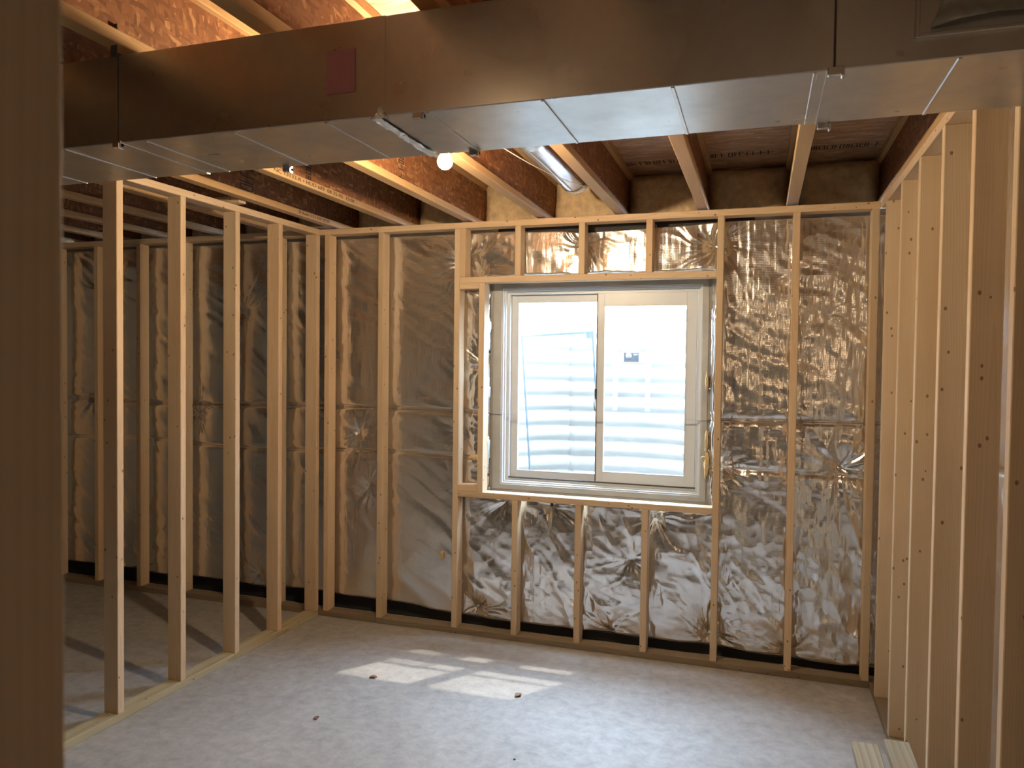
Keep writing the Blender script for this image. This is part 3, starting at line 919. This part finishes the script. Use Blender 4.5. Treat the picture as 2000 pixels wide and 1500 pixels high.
fo_ = tag(link('film_cover', me, 'film', duct, OPL), 'wrinkled plastic film'); fo_.modifiers.new('thick', 'SOLIDIFY').thickness = 0.0008

# round take-off pipe in the joist bay
pipe = empty('round_duct_pipe', (-0.775, -2.38, 2.80))
boxes('takeoff_boot', [(-0.08, 0.08, 0.002, 0.20, -0.24, -0.02)], 'galv', pipe, 0.004)
tag(pipe, 'round galvanised metal pipe running through a joist bay', 'pipe')
lathe('pipe_body', [(0.0765, 0.19), (0.0765, 1.2), (0.079, 1.205), (0.079, 1.235), (0.0765, 1.24), (0.0765, 2.05)], 'galv', pipe, 32, (0, 0.0, 0), (-math.pi / 2, 0, 0))
# end elbow, gathered
bm = bmesh.new(); segs = 9; rings = []
for i in range(segs + 1):
    a = i / segs * math.radians(62)
    cy, cz = 2.05 + 0.16 * math.sin(a), 0.16 * (1 - math.cos(a)) * 0.55
    rr = 0.0785 + (0.0025 if i % 2 else 0)
    dy, dz = math.cos(a), math.sin(a) * 0.55
    nl = math.hypot(dy, dz); dy /= nl; dz /= nl
    rings.append([bm.verts.new((rr * math.cos(2 * math.pi * k / 32), cy - dz * rr * math.sin(2 * math.pi * k / 32), cz + dy * rr * math.sin(2 * math.pi * k / 32))) for k in range(32)])
for i in range(segs):
    for k in range(32):
        bm.faces.new((rings[i][k], rings[i][(k + 1) % 32], rings[i + 1][(k + 1) % 32], rings[i + 1][k]))
bm.faces.new(rings[-1])
link('elbow', mesh_from(bm, 'elbow', smooth=True), 'galv', pipe)
tube('pipe_seam', [(0.0, 0.02, -0.0775), (0.0, 2.03, -0.0775)], 0.0025, 'galv', pipe, 6)

wire = tube('bell_wire', [(-0.86, -2.30 + 1.9 * u, 2.706 - 0.075 * math.sin(math.pi * min(1, u * 1.05)) + 0.03 * u) if False else
                          (-0.83 + 0.27 * u, -1.55 + 1.1 * u, 2.675 - 0.035 * math.sin(math.pi * u) + 0.01 * u) for u in [i / 14 for i in range(15)]], 0.0022, 'white', None, 6)
tag(wire, 'thin white wire sagging across the round pipe', 'wire')

# ------------------------------------------------------------------ bulb
lb = empty('bare_light_bulb', (-0.959, -1.70, 2.551))
tag(lb, 'lit bare light bulb hanging just behind the duct', 'light bulb')
lathe('globe', [(0, -0.030), (0.012, -0.0275), (0.022, -0.020), (0.0285, -0.009), (0.030, 0.0), (0.0285, 0.010), (0.024, 0.020), (0.018, 0.031), (0.0145, 0.042), (0.0135, 0.050)], 'bulb', lb, 28)
lathe('screw_base', [(0.0135, 0.050), (0.0135, 0.070), (0.010, 0.076), (0, 0.076)], 'brass', lb, 20)
lathe('socket', [(0.019, 0.058), (0.021, 0.062), (0.020, 0.110), (0.010, 0.122), (0, 0.122)], 'porcelain', lb, 20)
lathe('mounting_box', [(0, 0.122), (0.045, 0.122), (0.045, 0.165), (0, 0.165)], 'galv_bright', lb, 20)
tube('box_bracket', [(0.0, 0, 0.15), (-0.10, 0, 0.15)], 0.008, 'galv', lb, 8)

# ------------------------------------------------------------------ loose lumber
def lumber(name, p0, axis, a, c, ln, mat, label, cat, group=None):
    o = board(name, p0, axis, a, c, ln, mat)
    return tag(o, label, cat, group)
lumber('blocking_scrap', (-2.92, -0.88, H + 0.0065), 'x', D * 0.7, 0.012, 0.30, 'pine', 'short pine scrap lying across the partition top plate', 'lumber') if False else None
scrap = board('lumber_scrap', (-2.93, -0.86, H + 0.0195), 'x', 0.060, T, 0.355, 'pine')
tag(scrap, 'short pine offcut lying across the top plate of the open partition', 'lumber')

# two treated boards resting on a low sawhorse just out of the frame
zt = 0.35
b1 = board('treated_board', (0.648, -2.95, zt - T / 2), 'y', D, T, 1.53, 'treated_board')
tag(b1, 'striped green-treated board end farther from the side wall studs', 'board', 'treated boards on the sawhorse')
b2 = board('treated_board', (0.764, -2.90, zt - T / 2), 'y', 0.084, T, 1.54, 'treated_board')
tag(b2, 'striped green-treated board end beside the side wall studs', 'board', 'treated boards on the sawhorse')
hs = empty('sawhorse', (0.66, -2.60, 0))
tag(hs, 'low wooden sawhorse carrying the two treated boards', 'sawhorse')
board('beam', (-0.16, 0, zt - T - 0.0445), 'x', T, D, 0.32, 'pine', hs)
for sx in (-0.13, 0.13):
    for sy in (-1, 1):
        lg = board('leg', (sx, sy * 0.12, 0.0), 'z', T, 0.02, 0.30, 'pine', hs)
        lg.rotation_euler = (math.radians(18 * sy), 0, 0)

# ------------------------------------------------------------------ floor litter
def leaf(x, y, s, rz, label):
    bm = bmesh.new()
    n = 7; rows = []
    for i in range(n):
        u = i / (n - 1); w = math.sin(math.pi * u) ** 0.8 * 0.34 + 0.01
        rows.append([bm.verts.new((s * (u - 0.5), s * w * k, s * (0.03 + 0.12 * abs(k) + 0.08 * math.sin(3 * u)))) for k in (-1, -0.5, 0, 0.5, 1)])
    for i in range(n - 1):
        for k in range(4):
            bm.faces.new((rows[i][k], rows[i + 1][k], rows[i + 1][k + 1], rows[i][k + 1]))
    o = link('dry_leaf', mesh_from(bm, 'dry_leaf', smooth=True), 'leaf', None, (x, y, 0.0), (0, 0, rz))
    o.modifiers.new('thick', 'SOLIDIFY').thickness = 0.0008
    return tag(o, label, 'leaf', 'dry leaves on the slab')
leaf(-1.758, -0.79, 0.042, 0.3, 'small curled brown leaf at the edge of the sunlit patch')
leaf(-0.93, -0.735, 0.048, 1.2, 'small brown leaf inside the sunlit patch below the window')
leaf(-1.785, -1.31, 0.035, 2.0, 'tiny dry leaf scrap on the slab beside the open partition')
bits = [(0.02, -1.64, 0.012, 'dark dirt crumb, largest of the cluster near the frame bottom'), (0.075, -1.65, 0.009, None), (-0.01, -1.50, 0.007, None), (0.12, -1.60, 0.007, None),
        (0.10, -1.73, 0.006, None), (-0.32, -1.55, 0.006, None), (0.03, -1.36, 0.006, None), (-0.75, -1.35, 0.006, None), (0.16, -1.45, 0.006, None)]
CR = {1: 'small dark crumb just beside the largest dirt crumb', 5: 'tiny dirt speck on the bluish part of the slab', 7: 'tiny dirt speck straight below the sunlit patch',
      6: 'tiny dirt speck farthest back on the side wall half of the slab', 8: 'tiny dirt speck nearest the treated boards'}
for k in (2, 3, 4): CR[k] = 'tiny dirt speck in the cluster around the largest crumb'
for k, (x, y, s, lab) in enumerate(bits):
    o = blob('dirt_crumb', (x, y, s * 0.45), (s, s * 0.8, s * 0.5), 'dirt', 90 + k, None, 0.4, 1)
    tag(o, lab or CR[k], 'dirt crumb', 'dirt crumbs on the slab')
